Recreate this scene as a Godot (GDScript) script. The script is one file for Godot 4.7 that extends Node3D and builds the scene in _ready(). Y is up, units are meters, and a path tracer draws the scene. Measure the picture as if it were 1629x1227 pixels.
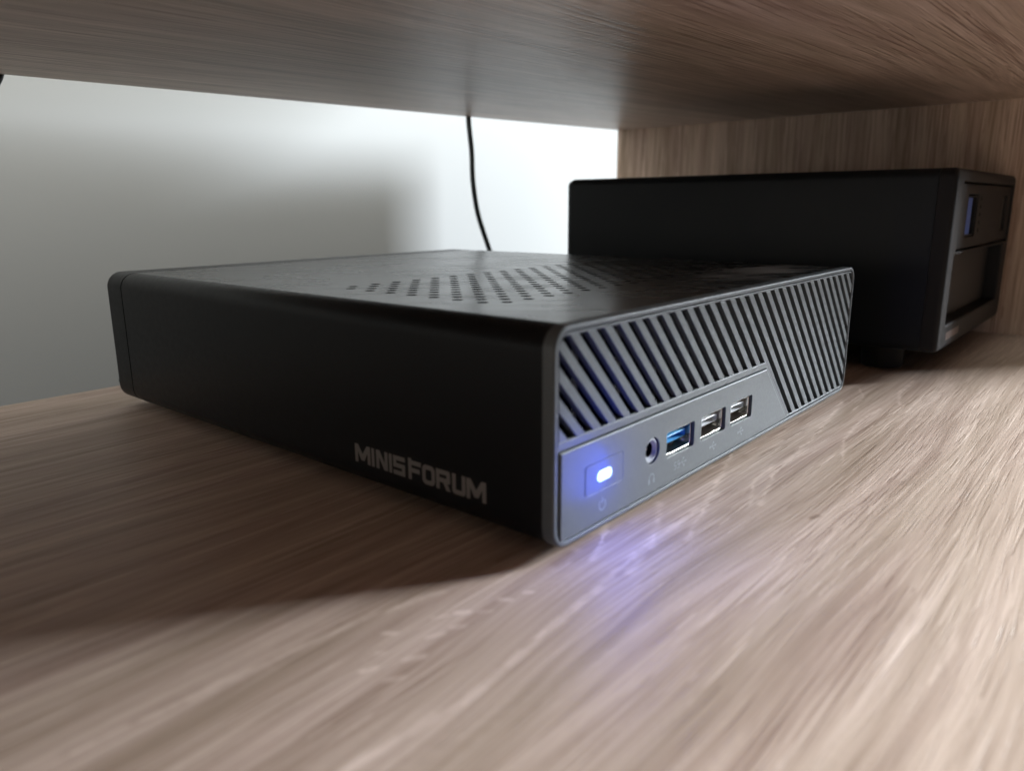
extends Node3D
# Close-up inside one compartment of a wood-grain shelf unit: a small black computer with a grey slatted
# front, a second black computer behind it, a thin cable. All builder lengths are millimetres; MM turns them into metres.
const MM := 0.001
const FLOOR_Y := -3.0
const WALL_GAP := 105.0
var M := {}
var used := {}

# ------------------------------------------------------------------ naming
func numbered(called: String) -> String:
	if not used.has(called):
		used[called] = 0
		return called
	used[called] += 1
	return "%s_%03d" % [called, used[called]]

func thing(called: String, label: String, category: String, group := "") -> Node3D:
	var o := Node3D.new()
	o.name = numbered(called)
	add_child(o, true)
	o.set_meta("label", label)
	o.set_meta("category", category)
	if group != "":
		o.set_meta("group", group)
	return o

func part(called: String, st: SurfaceTool, mat: Material, parent: Node) -> MeshInstance3D:
	var o := MeshInstance3D.new()
	var n := called
	var k := 0
	while parent.has_node(n):
		k += 1
		n = "%s_%03d" % [called, k]
	o.name = n
	o.mesh = st.commit()
	o.material_override = mat
	parent.add_child(o, true)
	return o

# ------------------------------------------------------------------ mesh helpers (millimetres in, metres out)
func begin() -> SurfaceTool:
	var st := SurfaceTool.new()
	st.begin(Mesh.PRIMITIVE_TRIANGLES)
	return st

var planar := false

func vert(st: SurfaceTool, p: Vector3, n: Vector3, uv := Vector2.ZERO) -> void:
	st.set_normal(n)
	st.set_uv(Vector2(p.x / 185.0, -p.z / 207.5) if planar else uv)
	st.add_vertex(p * MM)

func tri(st: SurfaceTool, a: Vector3, b: Vector3, c: Vector3, na: Vector3, nb: Vector3, nc: Vector3) -> void:
	if (b - a).cross(c - a).dot(na + nb + nc) > 0.0:
		vert(st, a, na); vert(st, c, nc); vert(st, b, nb)
	else:
		vert(st, a, na); vert(st, b, nb); vert(st, c, nc)

func quad(st: SurfaceTool, a: Vector3, b: Vector3, c: Vector3, d: Vector3, n: Vector3) -> void:
	tri(st, a, b, c, n, n, n)
	tri(st, a, c, d, n, n, n)

func box(st: SurfaceTool, lo: Vector3, hi: Vector3) -> void:
	var x := [lo.x, hi.x]
	var y := [lo.y, hi.y]
	var z := [lo.z, hi.z]
	for s in 2:
		var k := -1.0 if s == 0 else 1.0
		quad(st, Vector3(x[s], y[0], z[0]), Vector3(x[s], y[1], z[0]), Vector3(x[s], y[1], z[1]), Vector3(x[s], y[0], z[1]), Vector3(k, 0, 0))
		quad(st, Vector3(x[0], y[s], z[0]), Vector3(x[1], y[s], z[0]), Vector3(x[1], y[s], z[1]), Vector3(x[0], y[s], z[1]), Vector3(0, k, 0))
		quad(st, Vector3(x[0], y[0], z[s]), Vector3(x[1], y[0], z[s]), Vector3(x[1], y[1], z[s]), Vector3(x[0], y[1], z[s]), Vector3(0, 0, k))

# counter-clockwise rounded rectangle
func rrect(x0: float, y0: float, x1: float, y1: float, r: float, seg := 6) -> PackedVector2Array:
	var out := PackedVector2Array()
	var cs := [Vector2(x1 - r, y0 + r), Vector2(x1 - r, y1 - r), Vector2(x0 + r, y1 - r), Vector2(x0 + r, y0 + r)]
	for q in 4:
		for i in seg + 1:
			var a := -PI / 2 + q * PI / 2 + PI / 2 * i / seg
			out.append(cs[q] + Vector2(cos(a), sin(a)) * r)
	return out

func circle(c: Vector2, r: float, seg := 24) -> PackedVector2Array:
	var out := PackedVector2Array()
	for i in seg:
		out.append(c + Vector2.from_angle(TAU * i / seg) * r)
	return out

func ccw(p: PackedVector2Array) -> PackedVector2Array:
	var q := p.duplicate()
	if Geometry2D.is_polygon_clockwise(q):
		q.reverse()
	# y is up here, so check by area
	var a := 0.0
	for i in q.size():
		a += q[i].cross(q[(i + 1) % q.size()])
	if a < 0.0:
		q.reverse()
	return q

# moved inwards by d (a counter-clockwise outline)
func inset(p: PackedVector2Array, d: float) -> PackedVector2Array:
	var out := PackedVector2Array()
	var n := p.size()
	for i in n:
		var e0 := (p[i] - p[(i + n - 1) % n]).normalized()
		var e1 := (p[(i + 1) % n] - p[i]).normalized()
		var n0 := Vector2(-e0.y, e0.x)
		var n1 := Vector2(-e1.y, e1.x)
		var m := (n0 + n1).normalized()
		out.append(p[i] + m * d / maxf(0.35, m.dot(n0)))
	return out

func outward(p: PackedVector2Array, i: int) -> Array:   # normals of the two edges meeting in i, smoothed when nearly straight
	var n := p.size()
	var e0 := (p[i] - p[(i + n - 1) % n]).normalized()
	var e1 := (p[(i + 1) % n] - p[i]).normalized()
	var n0 := Vector2(e0.y, -e0.x)
	var n1 := Vector2(e1.y, -e1.x)
	if n0.dot(n1) > 0.75:
		var m := (n0 + n1).normalized()
		return [m, m]
	return [n0, n1]

# where(p2, h): puts a plane point at height h into space; nrm(n2, nh): the same for normals
func space(p: Vector2, h: float, axis: int) -> Vector3:
	match axis:
		0: return Vector3(h, p.y, p.x)      # plane z-y, height along x
		1: return Vector3(p.x, h, p.y)      # plane x-z, height along y
	return Vector3(p.x, p.y, h)             # plane x-y, height along z

func ring_walls(st: SurfaceTool, outline: PackedVector2Array, rings: Array, axis: int, flip := 1.0) -> void:
	# rings: [inset, height, normal weight outward, normal weight along the axis]
	for k in rings.size() - 1:
		var a: Array = rings[k]
		var b: Array = rings[k + 1]
		var pa := inset(outline, a[0])
		var pb := inset(outline, b[0])
		for i in outline.size():
			var j := (i + 1) % outline.size()
			var ni: Vector2 = outward(outline, i)[1] * flip
			var nj: Vector2 = outward(outline, j)[0] * flip
			var nai := space(ni * a[2], a[3], axis).normalized()
			var naj := space(nj * a[2], a[3], axis).normalized()
			var nbi := space(ni * b[2], b[3], axis).normalized()
			var nbj := space(nj * b[2], b[3], axis).normalized()
			var A := space(pa[i], a[1], axis)
			var B := space(pa[j], a[1], axis)
			var C := space(pb[j], b[1], axis)
			var D := space(pb[i], b[1], axis)
			tri(st, A, B, C, nai, naj, nbj)
			tri(st, A, C, D, nai, nbj, nbi)

func flat(st: SurfaceTool, outline: PackedVector2Array, holes: Array, h: float, axis: int, dir: float) -> void:
	var pieces: Array = [outline]
	if holes.size() > 0:
		var cuts: Array[float] = []
		var lo := 1e9
		var hi := -1e9
		for p in outline:
			lo = minf(lo, p.x - 1.0)
			hi = maxf(hi, p.x + 1.0)
		for hole: PackedVector2Array in holes:
			var c := 0.0
			for p in hole:
				c += p.x
			cuts.append(c / hole.size())
		cuts.sort()
		var edges: Array[float] = [lo]
		for c in cuts:
			if c - edges[-1] > 0.3:
				edges.append(c)
		edges.append(hi)
		pieces = []
		for k in edges.size() - 1:
			var strip := PackedVector2Array([Vector2(edges[k], -9999), Vector2(edges[k + 1], -9999), Vector2(edges[k + 1], 9999), Vector2(edges[k], 9999)])
			var todo: Array = Geometry2D.intersect_polygons(outline, strip)
			for hole: PackedVector2Array in holes:
				var next := []
				for t: PackedVector2Array in todo:
					next.append_array(Geometry2D.clip_polygons(t, hole))
				todo = next
			pieces.append_array(todo)
	var n := space(Vector2.ZERO, dir, axis)
	for pc: PackedVector2Array in pieces:
		var ix := Geometry2D.triangulate_polygon(pc)
		for k in range(0, ix.size(), 3):
			tri(st, space(pc[ix[k]], h, axis), space(pc[ix[k + 1]], h, axis), space(pc[ix[k + 2]], h, axis), n, n, n)

# a plate from height h1 (front, rounded by bev) back to h0
func plate(st: SurfaceTool, outline: PackedVector2Array, holes: Array, h0: float, h1: float, bev: float, axis := 2, back := true, hole_bev := -1.0) -> void:
	var s := signf(h1 - h0)
	var hb := bev if hole_bev < 0.0 else hole_bev
	var o := ccw(outline)
	var front := []
	for hole in holes:
		var h := ccw(hole)
		front.append(inset(h, -hb))
		ring_walls(st, h, [[0.0, h0, 1.0, 0.0], [0.0, h1 - s * hb, 1.0, 0.0]], axis, -1.0)
		ring_walls(st, h, [[0.0, h1 - s * hb, 1.0, 0.2 * s], [-hb * 0.3, h1 - s * hb * 0.3, 1.0, s], [-hb, h1, 0.2, s]], axis, -1.0)
	flat(st, inset(o, bev), front, h1, axis, s)
	ring_walls(st, o, [[0.0, h0, 1.0, 0.0], [0.0, h1 - s * bev, 1.0, 0.0], [bev * 0.29, h1 - s * bev * 0.29, 1.0, s], [bev, h1, 0.0, s]], axis)
	if back:
		flat(st, o, holes.map(func(x): return ccw(x)), h0, axis, -s)

# a tube along points
func tube(st: SurfaceTool, pts: Array, r: float, seg := 12) -> void:
	var curve := Curve3D.new()
	curve.bake_interval = 2.0
	for i in pts.size():
		var t := Vector3.ZERO
		if i > 0 and i < pts.size() - 1:
			t = (pts[i + 1] - pts[i - 1]) / 6.0
		curve.add_point(pts[i], -t, t)
	var b := curve.get_baked_points()
	var rings := []
	var up := Vector3(0.31, 0.2, 0.93).normalized()
	for i in b.size():
		var d := (b[mini(i + 1, b.size() - 1)] - b[maxi(i - 1, 0)]).normalized()
		var u := (up - d * up.dot(d)).normalized()
		up = u
		var v := d.cross(u)
		var ring := []
		for k in seg:
			ring.append(u * cos(TAU * k / seg) + v * sin(TAU * k / seg))
		rings.append(ring)
	for i in b.size() - 1:
		for k in seg:
			var m := (k + 1) % seg
			var n0: Vector3 = rings[i][k]
			var n1: Vector3 = rings[i][m]
			var n2: Vector3 = rings[i + 1][m]
			var n3: Vector3 = rings[i + 1][k]
			tri(st, b[i] + n0 * r, b[i] + n1 * r, b[i + 1] + n2 * r, n0, n1, n2)
			tri(st, b[i] + n0 * r, b[i + 1] + n2 * r, b[i + 1] + n3 * r, n0, n2, n3)

# turned profile round an axis along +z through c: points are (radius, z)
func lathe(st: SurfaceTool, c: Vector2, prof: Array, seg := 32) -> void:
	for k in prof.size() - 1:
		var a: Vector2 = prof[k]
		var b: Vector2 = prof[k + 1]
		var d := (b - a).normalized()
		var n := Vector2(-d.y, d.x)
		for i in seg:
			var u := Vector2.from_angle(TAU * i / seg)
			var w := Vector2.from_angle(TAU * (i + 1) / seg)
			var nu := Vector3(u.x * n.x, u.y * n.x, n.y)
			var nw := Vector3(w.x * n.x, w.y * n.x, n.y)
			var A := Vector3(c.x + u.x * a.x, c.y + u.y * a.x, a.y)
			var B := Vector3(c.x + w.x * a.x, c.y + w.y * a.x, a.y)
			var C := Vector3(c.x + w.x * b.x, c.y + w.y * b.x, b.y)
			var D := Vector3(c.x + u.x * b.x, c.y + u.y * b.x, b.y)
			tri(st, A, B, C, nu, nw, nw)
			tri(st, A, C, D, nu, nw, nu)

func stroke(a: Vector2, b: Vector2, w: float) -> PackedVector2Array:
	var d := (b - a).normalized() * w / 2
	var n := Vector2(-d.y, d.x)
	return ccw(PackedVector2Array([a - n - d * 0.0, b - n, b + n, a + n]))

# strokes joined into clean outlines with holes, then laid as a thin print
func print_shapes(st: SurfaceTool, shapes: Array, h: float, axis: int, dir: float) -> void:
	var solid: Array = []
	for s: PackedVector2Array in shapes:
		var cur: Array = [s]
		var keep: Array = []
		for t in solid:
			var done := false
			if Geometry2D.intersect_polygons(cur[0], t).size() > 0:
				var r := Geometry2D.merge_polygons(cur[0], t)
				var outs := r.filter(func(x): return not Geometry2D.is_polygon_clockwise(x))
				if outs.size() == 1:
					cur[0] = outs[0]
					keep.append_array(r.filter(func(x): return Geometry2D.is_polygon_clockwise(x)))
					done = true
			if not done:
				keep.append(t)
		solid = keep
		solid.append(cur[0])
	var holes := solid.filter(func(x): return Geometry2D.is_polygon_clockwise(x))
	for o in solid:
		if Geometry2D.is_polygon_clockwise(o):
			continue
		flat(st, o, holes.filter(func(x): return Geometry2D.is_point_in_polygon(x[0], o)), h, axis, dir)

# ------------------------------------------------------------------ materials
func mat(called: String, linear: Color, rough: float, metal := 0.0, spec := 0.5) -> StandardMaterial3D:
	var m := StandardMaterial3D.new()
	m.resource_name = called
	m.albedo_color = linear.linear_to_srgb()
	m.roughness = rough
	m.metallic = metal
	m.metallic_specular = spec
	M[called] = m
	return m

func noise(seed_: int, freq: float, octaves := 3, kind := FastNoiseLite.TYPE_SIMPLEX_SMOOTH) -> FastNoiseLite:
	var n := FastNoiseLite.new()
	n.noise_type = kind
	n.seed = seed_
	n.frequency = freq
	n.fractal_octaves = octaves
	return n

# wood-print laminate: 2.0 px per mm along the grain (x), 6 px per mm across it (z); covers 512 x 340 mm
const WOOD_W := 1024
const WOOD_H := 2048
const WOOD_X := 512.0
const WOOD_Z := 340.0
func wood_textures(figured: bool) -> Array:
	var warp := noise(3 if figured else 4, 1.0, 2)
	var broad := noise(11 if figured else 19, 1.0, 3)
	var mid := noise(23 if figured else 31, 1.0, 3)
	var fine := noise(37, 1.0, 2)
	var pore := noise(53, 1.0, 1)
	var tint := noise(71, 1.0, 2)
	var col := PackedByteArray()
	col.resize(WOOD_W * WOOD_H * 3)
	var hgt := PackedByteArray()
	hgt.resize(WOOD_W * WOOD_H)
	var lite := PackedFloat32Array()
	lite.resize(WOOD_W * WOOD_H)
	wood_flecks(lite, figured)
	var at := 0
	for j in WOOD_H:
		var z := j * WOOD_Z / WOOD_H
		for i in WOOD_W:
			var x := i * WOOD_X / WOOD_W
			var zz := z + 6.0 * warp.get_noise_2d(x * 0.004, z * 0.012) + 0.5 * warp.get_noise_2d(x * 0.014 + 300.0, z * 0.05)
			var a := broad.get_noise_2d(x * 0.004, zz * 0.075)
			var b := mid.get_noise_2d(x * 0.010, zz * 0.33)
			var c := fine.get_noise_2d(x * 0.016, zz * 1.5)
			var p := pore.get_noise_2d(x * 0.040, zz * 2.6)
			var t := 0.53 + 0.27 * a + 0.20 * b + 0.21 * c
			var q := pore.get_noise_2d(x * 0.009 + 900.0, zz * 0.62)
			var lime := clampf(1.0 - absf(q) * 11.0, 0.0, 1.0) * clampf(0.5 + 1.6 * b + 0.8 * p, 0.0, 1.0)        # pale filled pores
			var dark := clampf((-p - 0.42) * 2.4, 0.0, 1.0)       # open dark pores
			var f := lite[at]
			t = clampf(t + 0.16 * lime - 0.24 * dark + f, 0.0, 1.15)
			var w := 0.5 + 0.5 * tint.get_noise_2d(x * 0.006, zz * 0.05)
			var r := lerpf(0.500, 0.800, t)
			var g := lerpf(lerpf(0.410, 0.438, w), 0.729, t)
			var bl := lerpf(lerpf(0.370, 0.366, w), 0.686, t)
			col[at * 3] = int(clampf(r, 0.0, 1.0) * 255.0)
			col[at * 3 + 1] = int(clampf(g, 0.0, 1.0) * 255.0)
			col[at * 3 + 2] = int(clampf(bl, 0.0, 1.0) * 255.0)
			hgt[at] = int(clampf(0.62 + 0.10 * c - 0.45 * dark + 0.12 * lime + 0.9 * minf(f, 0.0), 0.0, 1.0) * 255.0)
			at += 1
	var ci := Image.create_from_data(WOOD_W, WOOD_H, false, Image.FORMAT_RGB8, col)
	var hi := Image.create_from_data(WOOD_W, WOOD_H, false, Image.FORMAT_L8, hgt)
	return [ImageTexture.create_from_image(ci), ImageTexture.create_from_image(hi)]

# pale ray flecks, medullary marks and one dark knot of the print, as short soft strokes (board x and z in mm)
func wood_flecks(lite: PackedFloat32Array, figured: bool) -> void:
	var rng := RandomNumberGenerator.new()
	rng.seed = 5 if figured else 6
	var marks := []
	# pale cathedral figure that runs out from under the computer, each a wavering line (board x and z in mm)
	var figure := [
		[177, 2, 130, 9, 120, 10, 84, 13, 60, 19], [67, 4, 51, 9, 39, 12, 30, 15], [91, 10, 76, 11, 58, 17], [45, -1, 38, 3, 23, 10, 8, 13],
		[176, 16, 156, 15, 128, 18, 108, 24], [100, -6, 81, 0, 67, 4], [205, 0, 190, 6, 168, 9], [232, 14, 205, 15, 186, 20],
		[30, -8, 22, -2, 8, 4], [-15, -9, -36, -14, -70, -17, -110, -19], [60, 8, 14, 10, -13, 13, -44, 16, -63, 14, -110, 17], [130, -14, 104, -12, 88, -6]]
	for fg: Array in figure:
		var wide := rng.randf_range(0.55, 1.0)
		for k in range(0, fg.size() - 2, 2):
			var a0 := Vector2(fg[k], fg[k + 1])
			var b0 := Vector2(fg[k + 2], fg[k + 3])
			var n := int(a0.distance_to(b0) / 2.5) + 1
			var last := a0
			for m in n:
				var nx := a0.lerp(b0, float(m + 1) / n) + Vector2(0, rng.randf_range(-0.28, 0.28))
				marks.append([last, nx - last, wide * rng.randf_range(0.7, 1.5), rng.randf_range(0.14, 0.36)])
				last = nx
	for d in [[-39, -8], [-30, -5], [-30, 0], [-35, -1], [-42, 1], [-48, 3], [-23, 0], [-17, 0], [-49, -2], [-26, -3], [-44, -4], [-12, 2]]:      # short pale dashes
		var s := Vector2(d[0], d[1])
		marks.append([s, Vector2(rng.randf_range(1.0, 3.0), rng.randf_range(0.6, 2.0)), rng.randf_range(0.5, 0.75), rng.randf_range(0.25, 0.5)])
	marks.append([Vector2(59.5, 32.0), Vector2(2.6, 0.5), 0.8, -0.55])
	for k in 26:     # darker heart between the figure's lines
		marks.append([Vector2(rng.randf_range(5, 120), rng.randf_range(-14, 6)), Vector2(rng.randf_range(-14, 14), rng.randf_range(-0.8, 0.8)), rng.randf_range(0.8, 2.0), -rng.randf_range(0.10, 0.30)])
	if not figured:
		marks = []
	# thousands of fine pores and limed lines along the grain, in drifts
	var drift := noise(91, 1.0, 2)
	for k in (12000 if figured else 7000):
		var x := rng.randf_range(0.0, WOOD_X)
		var z := rng.randf_range(0.0, WOOD_Z)
		var dn := drift.get_noise_2d(x * 0.006, z * 0.06)
		if rng.randf() > 0.5 + 1.1 * dn:
			continue
		var length := rng.randf_range(4.0, 34.0) * (0.6 + 0.8 * rng.randf()) * (1.0 if figured else 2.2)
		var slope := rng.randf_range(-0.008, 0.008)
		var v := rng.randf_range(0.10, 0.36) if rng.randf() < (0.55 if figured else 0.25) else -rng.randf_range(0.10, 0.40) * (1.0 if figured else 1.6)
		var half_w := rng.randf_range(0.09, 0.19) * (1.0 if figured else 1.5)
		for i in range(int(x * WOOD_W / WOOD_X), int((x + length) * WOOD_W / WOOD_X)):
			var u := (i * WOOD_X / WOOD_W - x) / length
			var zc := z + slope * u * length
			var ink := v * clampf(5.0 * u, 0.0, 1.0) * clampf(5.0 * (1.0 - u), 0.0, 1.0)
			for j in range(int((zc - half_w * 1.6) * WOOD_H / WOOD_Z), int((zc + half_w * 1.6) * WOOD_H / WOOD_Z) + 1):
				var d := absf(j * WOOD_Z / WOOD_H - zc) / half_w
				var e := ink * clampf(1.5 - d, 0.0, 1.0)
				var at := posmod(j, WOOD_H) * WOOD_W + posmod(i, WOOD_W)
				if absf(e) > absf(lite[at]):
					lite[at] = e
	for mk in marks:
		var a: Vector2 = mk[0] + Vector2(130.0, 243.0)
		var b: Vector2 = a + mk[1]
		var w: float = mk[2]
		var i0 := maxi(0, int((minf(a.x, b.x) - 2 * w) * WOOD_W / WOOD_X))
		var i1 := mini(WOOD_W - 1, int((maxf(a.x, b.x) + 2 * w) * WOOD_W / WOOD_X))
		var j0 := maxi(0, int((minf(a.y, b.y) - 2 * w) * WOOD_H / WOOD_Z))
		var j1 := mini(WOOD_H - 1, int((maxf(a.y, b.y) + 2 * w) * WOOD_H / WOOD_Z))
		for j in range(j0, j1 + 1):
			for i in range(i0, i1 + 1):
				var p := Vector2(i * WOOD_X / WOOD_W, j * WOOD_Z / WOOD_H)
				var q := Geometry2D.get_closest_point_to_segment(p, a, b)
				var d := p.distance_to(q) / w
				if d < 1.8:
					var v: float = mk[3] * exp(-d * d * 1.3)
					var at := j * WOOD_W + i
					lite[at] = v if absf(v) > absf(lite[at]) else lite[at]

func wood_mat(called: String, tex: Array, tone: float) -> StandardMaterial3D:
	var m := mat(called, Color(tone, tone * 0.975, tone * 0.94), 0.48)
	m.albedo_texture = tex[0]
	m.heightmap_enabled = true
	m.heightmap_texture = tex[1]
	m.heightmap_scale = 0.016
	m.metallic_specular = 0.4
	return m

func grain_noise(freq: float, seed_: int, lo: float, hi: float, size := 512) -> NoiseTexture2D:
	var t := NoiseTexture2D.new()
	t.width = size
	t.height = size
	t.seamless = true
	t.noise = noise(seed_, freq, 4)
	var g := Gradient.new()
	g.set_color(0, Color(lo, lo, lo))
	g.set_color(1, Color(hi, hi, hi))
	t.color_ramp = g
	return t

# the top plate's dust and wipe marks: [colour, roughness]
func dust_textures() -> Array:
	var n := 512
	var col := PackedByteArray()
	col.resize(n * n * 3)
	var rgh := PackedByteArray()
	rgh.resize(n * n)
	var cloud := noise(5, 1.0, 4)
	var wipe := noise(8, 1.0, 3)
	var speck := noise(13, 1.0, 1)
	var at := 0
	for j in n:
		var z := -207.5 * j / n
		for i in n:
			var x := 185.0 * i / n
			var a := cloud.get_noise_2d(x * 0.03, z * 0.03)
			var b := wipe.get_noise_2d((x + z) * 0.02, (x - z) * 0.10)     # arcs of a cloth, across the plate
			var film := clampf(0.35 + 0.9 * a + 0.7 * b, 0.0, 1.0)
			# a patch by the front right where the dust was never wiped
			var p := Vector2((x - 143.0) / 26.0, (z + 20.0) / 12.0)
			var patch := clampf(1.4 - p.length() + 0.9 * b + 0.5 * a, 0.0, 1.0)
			var grit := 1.0 if speck.get_noise_2d(x * 2.1, z * 2.1) > 0.80 else 0.0
			var d := 0.004 * film + 0.12 * patch * patch + 0.05 * grit
			var c := Color(0.013 + d, 0.013 + d * 0.95, 0.013 + d * 0.9).linear_to_srgb()
			col[at * 3] = int(c.r * 255.0)
			col[at * 3 + 1] = int(c.g * 255.0)
			col[at * 3 + 2] = int(c.b * 255.0)
			rgh[at] = int(clampf(0.24 + 0.06 * film + 0.25 * patch, 0.0, 1.0) * 255.0)
			at += 1
	return [ImageTexture.create_from_image(Image.create_from_data(n, n, false, Image.FORMAT_RGB8, col)), ImageTexture.create_from_image(Image.create_from_data(n, n, false, Image.FORMAT_L8, rgh))]

func materials() -> void:
	var tex := wood_textures(true)
	var plain_tex := wood_textures(false)      # the upper board and the side panels: straight grain with dark pores
	wood_mat("wood_lower", tex, 1.0)
	var upper := wood_mat("wood_upper", plain_tex, 1.12)
	upper.roughness = 0.36
	upper.metallic_specular = 0.38
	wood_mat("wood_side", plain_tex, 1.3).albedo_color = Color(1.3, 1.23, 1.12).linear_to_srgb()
	var black := mat("black_side", Color(0.0055, 0.006, 0.007), 0.42, 0.0, 0.27)
	black.roughness_texture = grain_noise(0.02, 9, 0.75, 1.0)
	black.uv1_triplanar = true
	black.uv1_scale = Vector3(30, 30, 30)
	var top := mat("black_top", Color(0.014, 0.014, 0.014), 0.30, 0.0, 0.42)
	var dust := dust_textures()
	top.albedo_color = Color.WHITE
	top.albedo_texture = dust[0]
	top.roughness = 1.0
	top.roughness_texture = dust[1]
	mat("void", Color(0.004, 0.004, 0.004), 0.9, 0.0, 0.1)
	mat("inner_mesh", Color(0.008, 0.008, 0.009), 0.6)
	var grey := mat("grey_front", Color(0.076, 0.087, 0.094), 0.5, 0.1, 0.42)
	grey.roughness_texture = grain_noise(0.03, 29, 0.8, 1.0)
	grey.uv1_triplanar = true
	grey.uv1_scale = Vector3(40, 40, 40)
	mat("rubber", Color(0.012, 0.012, 0.012), 0.8)
	mat("print_side", Color(0.15, 0.135, 0.125), 0.6)
	mat("print_front", Color(0.20, 0.22, 0.235), 0.6)
	mat("steel", Color(0.72, 0.70, 0.66), 0.22, 1.0)
	mat("blue_plastic", Color(0.12, 0.44, 0.80), 0.4)
	mat("white_plastic", Color(0.78, 0.80, 0.82), 0.4)
	mat("copper", Color(0.55, 0.35, 0.22), 0.3, 1.0)
	mat("ring_grey", Color(0.32, 0.34, 0.37), 0.3, 0.4)
	mat("cable_black", Color(0.010, 0.016, 0.017), 0.45)
	mat("case_black", Color(0.0095, 0.012, 0.0145), 0.4, 0.0, 0.3)
	mat("case_front", Color(0.013, 0.013, 0.014), 0.55, 0.0, 0.3)
	mat("deep_blue", Color(0.02, 0.10, 0.42), 0.4)
	mat("sticker", Color(0.13, 0.09, 0.08), 0.5)
	mat("wall_paint", Color(0.335, 0.34, 0.338), 0.8)
	var led := mat("led", Color(0.9, 0.95, 1.0), 0.4)
	led.emission_enabled = true
	led.emission = Color(0.62, 0.84, 1.0)
	led.emission_energy_multiplier = 1.6

# ------------------------------------------------------------------ the scene
func camera_and_light() -> void:
	var cam := Camera3D.new()
	cam.name = "Camera"
	cam.position = Vector3(-114.93, 70.65, 87.46) * MM
	cam.rotation_order = EULER_ORDER_YXZ
	cam.rotation = Vector3(deg_to_rad(-13.461), deg_to_rad(-49.428), deg_to_rad(-0.357))
	var at := CameraAttributesPhysical.new()
	at.frustum_focal_length = 23.5
	at.frustum_focus_distance = 0.245
	at.frustum_near = 0.02
	at.frustum_far = 20.0
	at.exposure_aperture = 11.5
	cam.attributes = at
	cam.fov = 54.11
	cam.near = 0.02
	cam.far = 20.0
	add_child(cam)
	cam.current = true
	var env := Environment.new()
	env.background_mode = Environment.BG_COLOR
	env.background_color = Color(0.05, 0.05, 0.05).linear_to_srgb()
	env.tonemap_mode = Environment.TONE_MAPPER_LINEAR
	env.tonemap_exposure = 1.0
	env.sdfgi_enabled = true
	env.ssao_enabled = true
	env.ssil_enabled = true
	var we := WorldEnvironment.new()
	we.name = "Environment"
	we.environment = env
	add_child(we)
	# daylight of a window on the right, in front of the shelf
	area("window_daylight", Vector3(2.09, 0.90, 1.17), Vector3(0.10, 0.0, 0.03), Vector2(0.52, 0.56), 65.0, Color(0.94, 0.972, 1.0))
	# a window far to the left lights the wall behind the shelf at a grazing angle
	area("left_window_daylight", Vector3(-2.1, 0.55, 0.02), Vector3(0.15, 0.06, -0.347), Vector2(0.42, 0.9), 82.0, Color(1.0, 0.985, 0.96))
	# soft light that the bright ceiling sends down behind the shelf
	area("ceiling_bounce", Vector3(0.1, 2.1, 0.75), Vector3(0.1001, 0.0, 0.75), Vector2(2.6, 2.1), 2.6, Color(0.97, 1.0, 0.98))

func area(called: String, at: Vector3, to: Vector3, size: Vector2, energy: float, tone: Color) -> void:
	var l := AreaLight3D.new()
	l.name = called
	l.area_size = size
	l.area_normalize_energy = false
	l.light_energy = energy
	l.light_color = tone
	l.shadow_enabled = true
	l.area_range = 8.0
	l.position = at
	add_child(l)
	l.look_at_from_position(at, to, Vector3.UP if absf((to - at).normalized().y) < 0.95 else Vector3.FORWARD)

func board(st: SurfaceTool, lo: Vector3, hi: Vector3, along: int, off := Vector2.ZERO) -> void:
	# a box whose grain runs along axis `along`; wood print laid flat on every face
	var n := [Vector3.RIGHT, Vector3.UP, Vector3.BACK]
	for ax in 3:
		for s in 2:
			var h: float = (hi if s == 1 else lo)[ax]
			var u := along if ax != along else (along + 1) % 3
			var v := 3 - ax - u
			var nn: Vector3 = n[ax] * (1.0 if s == 1 else -1.0)
			var cs := []
			for c in [[0, 0], [1, 0], [1, 1], [0, 1]]:
				var p := Vector3.ZERO
				p[ax] = h
				p[u] = (hi if c[0] == 1 else lo)[u]
				p[v] = (hi if c[1] == 1 else lo)[v]
				cs.append(p)
			var order := [0, 1, 2, 0, 2, 3]
			if (cs[1] - cs[0]).cross(cs[2] - cs[0]).dot(nn) > 0.0:
				order = [0, 2, 1, 0, 3, 2]
			for k in order:
				var p: Vector3 = cs[k]
				vert(st, p, nn, Vector2((p[u] + 130.0 + off.x) / WOOD_X, (p[v] + 243.0 + off.y) / WOOD_Z))

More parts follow.
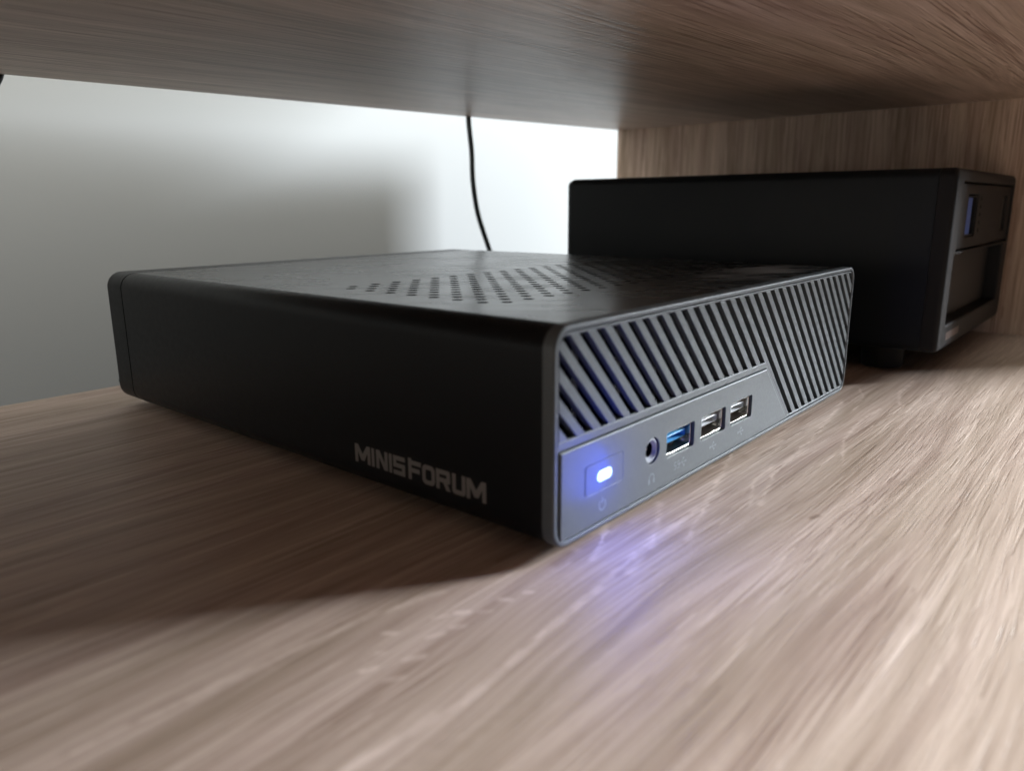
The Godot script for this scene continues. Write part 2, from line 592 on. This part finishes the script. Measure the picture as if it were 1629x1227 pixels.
func shelf() -> void:
	var t := thing("shelf_unit", "brown wood-grain shelf compartment that holds both black computers", "shelf")
	var a := begin()
	board(a, Vector3(-900, FLOOR_Y - 18, -242), Vector3(393.9, FLOOR_Y, 168), 0)
	part("lower_board", a, M.wood_lower, t)
	var b := begin()
	board(b, Vector3(-885, 0, -242), Vector3(407, 28, 120), 0, Vector2(-85, 4))
	var up := part("upper_board", b, M.wood_upper, t)
	up.position = Vector3(-14, 117.7, 0) * MM - Vector3(-14, 0, 0).rotated(Vector3.BACK, deg_to_rad(1.04)) * MM
	up.rotation.z = deg_to_rad(1.04)
	var c := begin()
	board(c, Vector3(394, FLOOR_Y - 18, -241.5), Vector3(412, 154, 120.5), 1, Vector2(40, 20))
	part("side_panel", c, M.wood_side, t)
	var d := begin()
	board(d, Vector3(-918, FLOOR_Y - 18, -241.5), Vector3(-900.1, 236, 120.5), 1, Vector2(140, 60))
	part("side_panel", d, M.wood_side, t)
	# the open tier above: its board, carried by the left panel and a slim post on the right
	var e := begin()
	board(e, Vector3(-918, 236.1, -242), Vector3(412, 254, 120), 0, Vector2(60, 300))
	part("top_board", e, M.wood_upper, t)
	var f := begin()
	board(f, Vector3(396, 154.1, 104), Vector3(411, 236, 119), 1, Vector2(40, 20))
	part("post", f, M.wood_side, t)

const W := 185.0
const H := 47.5
const D := 207.5
const SLANT := 0.966

func mini_pc() -> void:
	var t := thing("mini_computer", "black box computer with grey slatted front and glowing blue power light", "computer")
	# ---- shell: everything but the flat top, swept from front to back
	var st := begin()
	var r := 5.5
	var prof := rrect(0.0, 0.0, W, H, r, 8)
	var zf := -3.0
	var zb := -194.3
	for i in prof.size():
		var j := (i + 1) % prof.size()
		if prof[i].y > H - 0.01 and prof[j].y > H - 0.01:
			continue
		var ni: Vector2 = outward(prof, i)[1]
		var nj: Vector2 = outward(prof, j)[0]
		var A := Vector3(prof[i].x, prof[i].y, zf)
		var B := Vector3(prof[j].x, prof[j].y, zf)
		var n0 := Vector3(ni.x, ni.y, 0)
		var n1 := Vector3(nj.x, nj.y, 0)
		tri(st, A, B, Vector3(B.x, B.y, zb), n0, n1, n1)
		tri(st, A, Vector3(B.x, B.y, zb), Vector3(A.x, A.y, zb), n0, n1, n0)
	part("shell", st, M.black_side, t)
	# ---- top plate with its field of round vent holes
	var tp := begin()
	planar = true
	top_plate(tp, r, W - r, zb, zf)
	planar = false
	part("top_plate", tp, M.black_top, t)
	# dark inside under the holes
	var vo := begin()
	box(vo, Vector3(4, 3, -190), Vector3(W - 4, H - 9, -8))
	part("inner_chassis", vo, M.void, t)
	# ---- seam and rear cover
	var se := begin()
	ring_walls(se, prof, [[0.8, zb - 0.9, 1, 0], [0.8, zb + 0.6, 1, 0]], 2)
	part("seam", se, M.void, t)
	var rc := begin()
	plate(rc, prof, [], zb - 0.7, -D, 1.4, 2)
	part("rear_cover", rc, M.black_side, t)
	for x in [22.0, W - 22.0]:
		for z in [-22.0, -185.0]:
			var f := begin()
			plate(f, circle(Vector2(x, z), 7.0, 20), [], 0.2, FLOOR_Y, 0.5, 1)
			part("foot", f, M.rubber, t)
	front(t)
	lettering(t)

func top_plate(st: SurfaceTool, x0: float, x1: float, z0: float, z1: float) -> void:
	var up := Vector3.UP
	var cw := 4.17
	var cl := 8.55
	var xa := 20.3 - cw / 2
	var rows := 35
	var xb := xa + rows * cw
	var za := -93.2 - cl / 2
	var zb := za + cl * 8.5
	# plain margins round the vent field
	var xs := [x0, xa, xb, x1]
	var zs := [z0, za, zb, z1]
	for i in 3:
		for k in 3:
			if i == 1 and k == 1:
				continue
			quad(st, Vector3(xs[i], H, zs[k]), Vector3(xs[i + 1], H, zs[k]), Vector3(xs[i + 1], H, zs[k + 1]), Vector3(xs[i], H, zs[k + 1]), up)
	for rw in rows:
		var c0 := xa + rw * cw
		var odd := rw % 2 == 1
		var start := za if odd else za + cl / 2
		if not odd:
			quad(st, Vector3(c0, H, za), Vector3(c0 + cw, H, za), Vector3(c0 + cw, H, start), Vector3(c0, H, start), up)
		for j in 8:
			var a := start + j * cl
			var c := Vector2(c0 + cw / 2, a + cl / 2)
			var inside := c.x <= 152.0 and c.y < -32.0
			if inside:
				hole_cell(st, c0, c0 + cw, a, a + cl, c, 1.5)
			else:
				quad(st, Vector3(c0, H, a), Vector3(c0 + cw, H, a), Vector3(c0 + cw, H, a + cl), Vector3(c0, H, a + cl), up)
		if odd:
			var e := start + 8 * cl
			quad(st, Vector3(c0, H, e), Vector3(c0 + cw, H, e), Vector3(c0 + cw, H, zb), Vector3(c0, H, zb), up)

func hole_cell(st: SurfaceTool, xa: float, xb: float, za: float, zb: float, c: Vector2, r: float) -> void:
	var up := Vector3.UP
	var seg := 16
	var hx := (xb - xa) / 2
	var hz := (zb - za) / 2
	for i in seg:
		var u := Vector2.from_angle(TAU * i / seg)
		var v := Vector2.from_angle(TAU * (i + 1) / seg)
		var ou := u * minf(hx / maxf(absf(u.x), 1e-6), hz / maxf(absf(u.y), 1e-6))
		var ov := v * minf(hx / maxf(absf(v.x), 1e-6), hz / maxf(absf(v.y), 1e-6))
		var A := Vector3(c.x + u.x * r, H, c.y + u.y * r)
		var B := Vector3(c.x + v.x * r, H, c.y + v.y * r)
		var P := Vector3(c.x + ou.x, H, c.y + ou.y)
		var Q := Vector3(c.x + ov.x, H, c.y + ov.y)
		tri(st, A, B, Q, up, up, up)
		tri(st, A, Q, P, up, up, up)
		if absf(absf(ou.x) - hx) < 1e-4 != (absf(absf(ov.x) - hx) < 1e-4):
			var K := Vector3(c.x + hx * signf(u.x + v.x), H, c.y + hz * signf(u.y + v.y))
			tri(st, P, Q, K, up, up, up)
		var dn := Vector3(0, -1.4, 0)
		var nu := Vector3(-u.x, 0, -u.y)
		var nv := Vector3(-v.x, 0, -v.y)
		tri(st, A, B, B + dn, nu, nv, nv)
		tri(st, A, B + dn, A + dn, nu, nv, nu)

func front(t: Node3D) -> void:
	var rim_out := rrect(0.0, 0.0, W, H, 5.0, 8)
	var rim_in := rrect(1.25, 1.25, W - 1.25, H - 1.25, 3.8, 8)
	var rim := begin()
	plate(rim, rim_out, [rim_in], -3.0, 0.0, 0.55, 2, true, 0.15)
	part("bezel_rim", rim, M.grey_front, t)
	# dark carrier behind the slats
	var back := begin()
	flat(back, rrect(0.6, 0.6, W - 0.6, H - 0.6, 4.4, 8), [], -7.6, 2, 1.0)
	part("slat_backing", back, M.void, t)
	for x in range(14, 184, 17):
		var bar := begin()
		box(bar, Vector3(x, 2.0, -7.5), Vector3(x + 2.2, 46.0, -6.0))
		part("backing_rib", bar, M.inner_mesh, t)
	# inner plate
	var grill := PackedVector2Array([Vector2(1.9, 23.6), Vector2(106.6, 23.6), Vector2(127.6, 2.3), Vector2(181.5, 2.3), Vector2(183.2, 4.0), Vector2(183.2, 43.6), Vector2(181.6, 45.3), Vector2(3.4, 45.3), Vector2(1.9, 43.7)])
	var pan := PackedVector2Array([Vector2(1.9, 2.6), Vector2(2.6, 1.9), Vector2(125.6, 1.9), Vector2(106.2, 21.5), Vector2(1.9, 21.5)])
	var pl := begin()
	plate(pl, rrect(1.55, 1.55, W - 1.55, H - 1.55, 3.5, 8), [grill, inset(ccw(pan), -0.12)], -2.6, -0.2, 0.2, 2, true, 0.2)
	part("front_plate", pl, M.grey_front, t)
	# slats: the strips left between slanted slots
	var half := 1.48
	var made := 0
	for k in range(-9, 38):
		var xl := 4.0 + 6.08 * k + half
		var xr := 4.0 + 6.08 * (k + 1) - half
		var strip := PackedVector2Array([Vector2(xl, 45.25), Vector2(xr, 45.25), Vector2(xr, 45.25)])
		var y0 := -1.0
		var y1 := 47.0
		strip = PackedVector2Array([Vector2(xl + SLANT * (45.25 - y0), y0), Vector2(xr + SLANT * (45.25 - y0), y0), Vector2(xr + SLANT * (45.25 - y1), y1), Vector2(xl + SLANT * (45.25 - y1), y1)])
		for pc: PackedVector2Array in Geometry2D.intersect_polygons(strip, inset(ccw(grill), -0.02)):
			var area_ := 0.0
			for i in pc.size():
				area_ += pc[i].cross(pc[(i + 1) % pc.size()]) / 2
			if absf(area_) < 3.0:
				continue
			var s := begin()
			plate(s, pc, [], -1.7, -0.25, 0.16, 2, true)
			part("slat", s, M.grey_front, t)
			made += 1
	# port panel
	var usb_x := [52.9, 71.4, 89.2]
	var holes := []
	for x in usb_x:
		holes.append(rrect(x - 7.3, 8.75, x + 7.3, 15.5, 0.8, 4))
	holes.append(circle(Vector2(38.8, 12.7), 3.3, 32))
	var btn := rrect(10.5, 9.2, 25.6, 16.2, 0.9, 5)
	holes.append(btn)
	var pp := begin()
	plate(pp, pan, holes, -2.4, 0.35, 0.45, 2, true, 0.08)
	part("port_panel", pp, M.grey_front, t)
	# power button, its light and the light's glow
	var pb := begin()
	plate(pb, rrect(10.78, 9.22, 25.58, 16.09, 0.85, 5), [], -2.2, 0.33, 0.06, 2)
	var pbn := part("power_button", pb, M.grey_front, t)
	var ld := begin()
	plate(ld, rrect(15.2, 11.35, 20.9, 13.85, 1.2, 6), [], 0.2, 0.42, 0.1, 2)
	part("power_light", ld, M.led, pbn)
	var om := OmniLight3D.new()
	om.name = "power_light_glow"
	om.light_color = Color(0.05, 0.29, 1.0)
	om.light_energy = 0.00072
	om.light_size = 0.0012
	om.omni_range = 2.0
	om.omni_attenuation = 2.0
	om.shadow_enabled = true
	om.position = Vector3(18.05, 12.6, 2.9) * MM
	add_child(om)
	# headphone socket
	var js := begin()
	lathe(js, Vector2(38.8, 12.7), [Vector2(3.25, -1.6), Vector2(3.25, -0.5), Vector2(3.0, -0.15), Vector2(2.5, -0.15), Vector2(2.2, -0.5), Vector2(1.85, -0.9)])
	var jk := part("headphone_socket", js, M.ring_grey, t)
	var jb := begin()
	lathe(jb, Vector2(38.8, 12.7), [Vector2(1.84, -0.9), Vector2(1.84, -9.0)])
	flat(jb, circle(Vector2(38.8, 12.7), 1.9, 24), [], -8.8, 2, 1.0)
	part("bore", jb, M.void, jk)
	var jd := begin()
	flat(jd, circle(Vector2(38.8, 12.7), 3.3, 24), [circle(Vector2(38.8, 12.7), 1.9, 24)], -1.7, 2, 1.0)
	part("socket_floor", jd, M.void, jk)
	var jc := begin()
	box(jc, Vector3(39.4, 12.0, -4.6), Vector3(40.1, 13.6, -2.1))
	part("contact", jc, M.copper, jk)
	# usb sockets
	for k in 3:
		usb(t, usb_x[k], 12.12, M.blue_plastic if k == 0 else M.white_plastic)
	symbols(t, usb_x)

func usb(t: Node3D, x: float, y: float, tongue: Material) -> void:
	var w := 6.85
	var h := 3.1
	var s := begin()
	plate(s, rrect(x - w, y - h, x + w, y + h, 0.5, 4), [rrect(x - w + 0.35, y - h + 0.35, x + w - 0.35, y + h - 0.35, 0.3, 4)], -13.0, -0.5, 0.1, 2, false)
	var sh := part("usb_socket", s, M.steel, t)
	var b := begin()
	flat(b, rrect(x - w, y - h, x + w, y + h, 0.5, 4), [], -11.0, 2, 1.0)
	part("socket_floor", b, M.void, sh)
	var g := begin()
	plate(g, rrect(x - 5.7, y - 0.55, x + 5.7, y + 1.35, 0.2, 3), [], -11.0, -1.5, 0.2, 2)
	part("tongue", g, tongue, sh)
	for i in 4:
		var c := begin()
		box(c, Vector3(x - 4.2 + i * 2.45, y - 0.75, -10.0), Vector3(x - 3.2 + i * 2.45, y - 0.56, -3.4))
		part("contact", c, M.copper, sh)
	for i in [-1.0, 1.0]:
		var sp := begin()
		box(sp, Vector3(x + i * 3.2 - 0.8, y - h + 0.36, -8.5), Vector3(x + i * 3.2 + 0.8, y - h + 0.75, -4.0))
		part("spring", sp, M.steel, sh)

func arc(c: Vector2, r: float, a0: float, a1: float, w: float, n := 8) -> PackedVector2Array:
	var p := PackedVector2Array()
	for i in n + 1:
		p.append(c + Vector2.from_angle(lerpf(a0, a1, float(i) / n)) * (r + w / 2))
	for i in n + 1:
		p.append(c + Vector2.from_angle(lerpf(a1, a0, float(i) / n)) * (r - w / 2))
	return ccw(p)

func symbols(t: Node3D, usb_x: Array) -> void:
	var h := 0.39
	var st := begin()
	var c := Vector2(17.4, 5.7)
	print_shapes(st, [arc(c, 1.25, deg_to_rad(125), deg_to_rad(415), 0.3, 14)], h, 2, 1.0)
	print_shapes(st, [stroke(c + Vector2(0, 0.3), c + Vector2(0, 1.7), 0.3)], h, 2, 1.0)
	part("power_symbol", st, M.print_front, t)
	st = begin()
	c = Vector2(38.7, 5.7)
	print_shapes(st, [arc(c, 1.15, deg_to_rad(0), deg_to_rad(180), 0.28, 12)], h, 2, 1.0)
	for s in [-1.0, 1.0]:
		print_shapes(st, [rrect(c.x + s * 1.1 - 0.35, c.y - 1.35, c.x + s * 1.1 + 0.35, c.y - 0.06, 0.2, 3)], h, 2, 1.0)
	part("headphone_symbol", st, M.print_front, t)
	for k in 3:
		st = begin()
		c = Vector2(usb_x[k] + 0.2, 5.7)
		var at := c
		if k == 0:      # the two letters of the fast socket stand before its trident
			at = c + Vector2(1.3, 0)
			for q in [-3.2, -1.5]:
				var o := c + Vector2(q, 0)
				for seg: Array in [[Vector2(1.1, 0.9), Vector2(0, 0.9)], [Vector2(0.15, 0.75), Vector2(0.15, 0.1)], [Vector2(0, 0), Vector2(1.1, 0)], [Vector2(0.95, -0.1), Vector2(0.95, -0.75)], [Vector2(1.1, -0.9), Vector2(0, -0.9)]]:
					print_shapes(st, [stroke(o + seg[0], o + seg[1], 0.28)], h, 2, 1.0)
		trident(st, at, h)
		part("usb_symbol", st, M.print_front, t)

func trident(st: SurfaceTool, c: Vector2, h: float) -> void:
	print_shapes(st, [circle(c + Vector2(-1.7, 0), 0.42, 12)], h, 2, 1.0)
	print_shapes(st, [stroke(c + Vector2(-1.25, 0), c + Vector2(1.3, 0), 0.24)], h, 2, 1.0)
	print_shapes(st, [PackedVector2Array([c + Vector2(1.32, -0.4), c + Vector2(2.1, 0), c + Vector2(1.32, 0.4)])], h, 2, 1.0)
	print_shapes(st, [stroke(c + Vector2(-0.75, 0.15), c + Vector2(-0.1, 0.8), 0.22)], h, 2, 1.0)
	print_shapes(st, [rrect(c.x - 0.05, c.y + 0.72, c.x + 0.6, c.y + 1.3, 0.1, 2)], h, 2, 1.0)
	print_shapes(st, [stroke(c + Vector2(-0.2, -0.15), c + Vector2(0.4, -0.8), 0.22)], h, 2, 1.0)
	print_shapes(st, [circle(c + Vector2(0.7, -0.95), 0.36, 10)], h, 2, 1.0)

# the maker's lettering on the left flank: bold square capitals, printed
func lettering(t: Node3D) -> void:
	var st := begin()
	var y0 := 6.3
	var y1 := 11.2
	var w := 1.15
	var lay := [["M", -64.4, -58.3], ["I", -57.8, -56.7], ["N", -56.0, -51.6], ["I", -51.1, -50.0], ["S", -49.5, -45.2], ["F", -44.0, -39.5], ["O", -39.1, -34.8], ["R", -34.4, -29.7], ["U", -29.1, -24.9], ["M", -24.6, -18.6]]
	for l in lay:
		var a: float = l[1]
		var b: float = l[2]
		var m := (y0 + y1) / 2
		var bar := func(x0, ya, x1, yb): return PackedVector2Array([Vector2(x0, ya), Vector2(x1, ya), Vector2(x1, yb), Vector2(x0, yb)])
		var s := []
		match l[0]:
			"M":
				var c := (a + b) / 2
				s = [bar.call(a, y0, a + w, y1), bar.call(b - w, y0, b, y1)]
				s.append(PackedVector2Array([Vector2(a + 0.02, y1), Vector2(c - 0.62, y0 + 0.7), Vector2(c + 0.62, y0 + 0.7), Vector2(b - 0.02, y1), Vector2(b - 1.35, y1), Vector2(c, y0 + 2.5), Vector2(a + 1.35, y1)]))
			"N":
				s = [bar.call(a, y0, a + w, y1), bar.call(b - w, y0, b, y1), PackedVector2Array([Vector2(a + 0.02, y1), Vector2(b - 1.4, y0), Vector2(b - 0.02, y0), Vector2(a + 1.4, y1)])]
			"I":
				s = [bar.call(a, y0, b, y1)]
			"S":
				s = [bar.call(a, y1 - w, b, y1), bar.call(a, m - w / 2, a + w, y1 - 0.05), bar.call(a + 0.05, m - w / 2, b, m + w / 2), bar.call(b - w, y0 + 0.05, b - 0.02, m), bar.call(a, y0, b - 0.04, y0 + w)]
			"F":
				s = [bar.call(a, y0, a + w, y1 + 0.5), bar.call(a + 0.05, y1 - w, b, y1), bar.call(a + 0.06, m - w / 2, b - 0.5, m + w / 2)]
			"R":
				s = [bar.call(a, y0, a + w, y1), bar.call(a + 0.05, y1 - w, b - 0.3, y1 - 0.01), bar.call(b - w - 0.1, m - w / 2, b - 0.1, y1 - 0.3), bar.call(a + 0.06, m - w / 2 - 0.1, b - 0.15, m + w / 2 - 0.1), PackedVector2Array([Vector2(b - 2.6, m - 0.3), Vector2(b - 1.35, y0), Vector2(b, y0), Vector2(b - 1.2, m - 0.3)])]
			"U":
				s = [rrect(a, y0, b, y1, 0.9, 4)]
			"O":
				s = [rrect(a, y0, b, y1, 1.3, 5)]
		if l[0] == "O":
			flat(st, s[0], [rrect(a + w, y0 + w, b - w, y1 - w, 0.5, 4)], -0.06, 0, -1.0)
		elif l[0] == "U":
			var cut := bar.call(a + w, y0 + w, b - w, y1 + 2.0) as PackedVector2Array
			var top := bar.call(a - 1, y1 - 0.95, b + 1, y1 + 0.5) as PackedVector2Array
			for p in Geometry2D.clip_polygons(s[0], cut):
				for q in Geometry2D.clip_polygons(p, top):
					flat(st, q, [], -0.06, 0, -1.0)
			for x in [[a, a + w], [b - w, b]]:
				flat(st, bar.call(x[0], y1 - 0.95, x[1], y1), [], -0.06, 0, -1.0)
		else:
			print_shapes(st, s, -0.06, 0, -1.0)
	part("brand_lettering", st, M.print_side, t)

func second_pc() -> void:
	var t := thing("desktop_computer", "taller black box computer on feet against the wooden side panel", "computer")
	var x0 := 239.0
	var x1 := 386.5
	var y0 := 8.0
	var y1 := 84.3
	var zf := 20.0
	var zb := -175.0
	var body := begin()
	plate(body, rrect(x0, y0, x1, y1, 4.0, 8), [], zf - 6.95, zb, 4.0, 2)
	part("case", body, M.case_black, t)
	var fr := begin()
	var upper := rrect(251.5, 50.0, x1 - 6, 79.0, 1.5, 4)
	var lower := rrect(249.5, 19.0, x1 - 16, 48.8, 1.5, 4)
	plate(fr, rrect(x0, y0, x1, y1, 4.0, 8), [upper, lower], zf - 6.8, zf, 2.2, 2, true, 0.8)
	part("front_frame", fr, M.case_front, t)
	var up := begin()
	var slot_a := rrect(269.5, 55.4, 291.0, 74.0, 1.0, 4)
	var slot_b := rrect(356.5, 56.0, 370.0, 73.6, 1.0, 4)
	plate(up, inset(ccw(upper), 0.7), [slot_a, slot_b], zf - 6.5, zf - 0.8, 0.6, 2, false, 0.4)
	var pn := part("port_panel", up, M.case_front, t)
	for k in 2:
		var lo: float = [270.0, 357.0][k]
		var hi: float = [290.5, 369.5][k]
		var s := begin()
		plate(s, rrect(lo, 55.9, hi, 73.3, 0.8, 4), [rrect(lo + 0.5, 56.4, hi - 0.5, 72.8, 0.6, 4)], zf - 6.4, zf - 1.4, 0.1, 2, false)
		part("socket", s, M.case_front, pn)
		var g := begin()
		plate(g, rrect(lo + 0.6, 56.6, lo + (hi - lo) * 0.52, 72.6, 0.4, 3), [], zf - 6.4, zf - 1.2, 0.3, 2)
		part("tongue", g, M.deep_blue if k == 0 else M.case_black, pn)
	for i in 5:
		var rb := begin()
		box(rb, Vector3(297, 57.0 + i * 3.6, zf - 0.9), Vector3(350, 58.6 + i * 3.6, zf - 0.5))
		part("ridge", rb, M.case_front, pn)
	var dk := begin()
	flat(dk, inset(ccw(lower), 0.1), [], zf - 6.6, 2, 1.0)
	part("bay_floor", dk, M.inner_mesh, t)
	var lb := begin()
	flat(lb, rrect(253.0, 12.2, 279.0, 15.6, 0.5, 3), [], zf + 0.08, 2, 1.0)
	part("sticker", lb, M.sticker, t)
	for x in [x0 + 20.0, x1 - 20.0]:
		for z in [zf - 26.0, zb + 22.0]:
			var f := begin()
			plate(f, circle(Vector2(x, z), 9.0, 20), [], y0 + 0.2, FLOOR_Y, 0.8, 1)
			part("foot", f, M.rubber, t)

func cables() -> void:
	var t := thing("hanging_cable", "thin black cable hanging down behind the small black computer", "cable")
	var st := begin()
	tube(st, [Vector3(233.5, 152, -245.5), Vector3(235.0, 121, -245.5), Vector3(237.2, 103, -245.5), Vector3(238.0, 84.5, -245.5), Vector3(242.0, 65.4, -245.5), Vector3(250.8, 45.5, -245.5), Vector3(262, 22, -245.5), Vector3(268, -10, -246), Vector3(270, -60, -247)], 1.55)
	part("cord", st, M.cable_black, t)
	var u := thing("corner_cable", "black cable end at the upper left under the shelf board", "cable")
	var s2 := begin()
	tube(s2, [Vector3(-10.5, 140, -246), Vector3(-11.6, 122, -246), Vector3(-13.0, 116.5, -246), Vector3(-17, 111.5, -246), Vector3(-25, 107, -246)], 1.6)
	part("cord", s2, M.cable_black, u)
	var v := thing("power_lead", "black lead showing low behind the small computer's rear corner", "cable")
	var s3 := begin()
	tube(s3, [Vector3(46, 14, -207), Vector3(44, 10, -220), Vector3(34, 2, -232), Vector3(18, -0.6, -238), Vector3(15.5, -0.8, -241), Vector3(19, -6, -246), Vector3(24, -40, -248)], 2.0)
	part("cord", s3, M.cable_black, v)
	var pl := begin()
	lathe(pl, Vector2(46, 14), [Vector2(0.1, -221.0), Vector2(2.6, -220.0), Vector2(4.2, -207.6)])
	part("plug", pl, M.rubber, v)

func background() -> void:
	# the room's wall, a hand's breadth behind the open back of the shelf; daylight reaches it past the side panel and over the top
	var wl := begin()
	var z := -242.0 - WALL_GAP
	box(wl, Vector3(-2200, -750, z - 120.0), Vector3(2600, 1700, z))
	var w := part("wall", wl, M.wall_paint, self)
	w.set_meta("kind", "structure")
	w.set_meta("label", "pale painted wall behind the open back of the shelf")

func _ready() -> void:
	camera_and_light()
	materials()
	background()
	shelf()
	second_pc()
	mini_pc()
	cables()
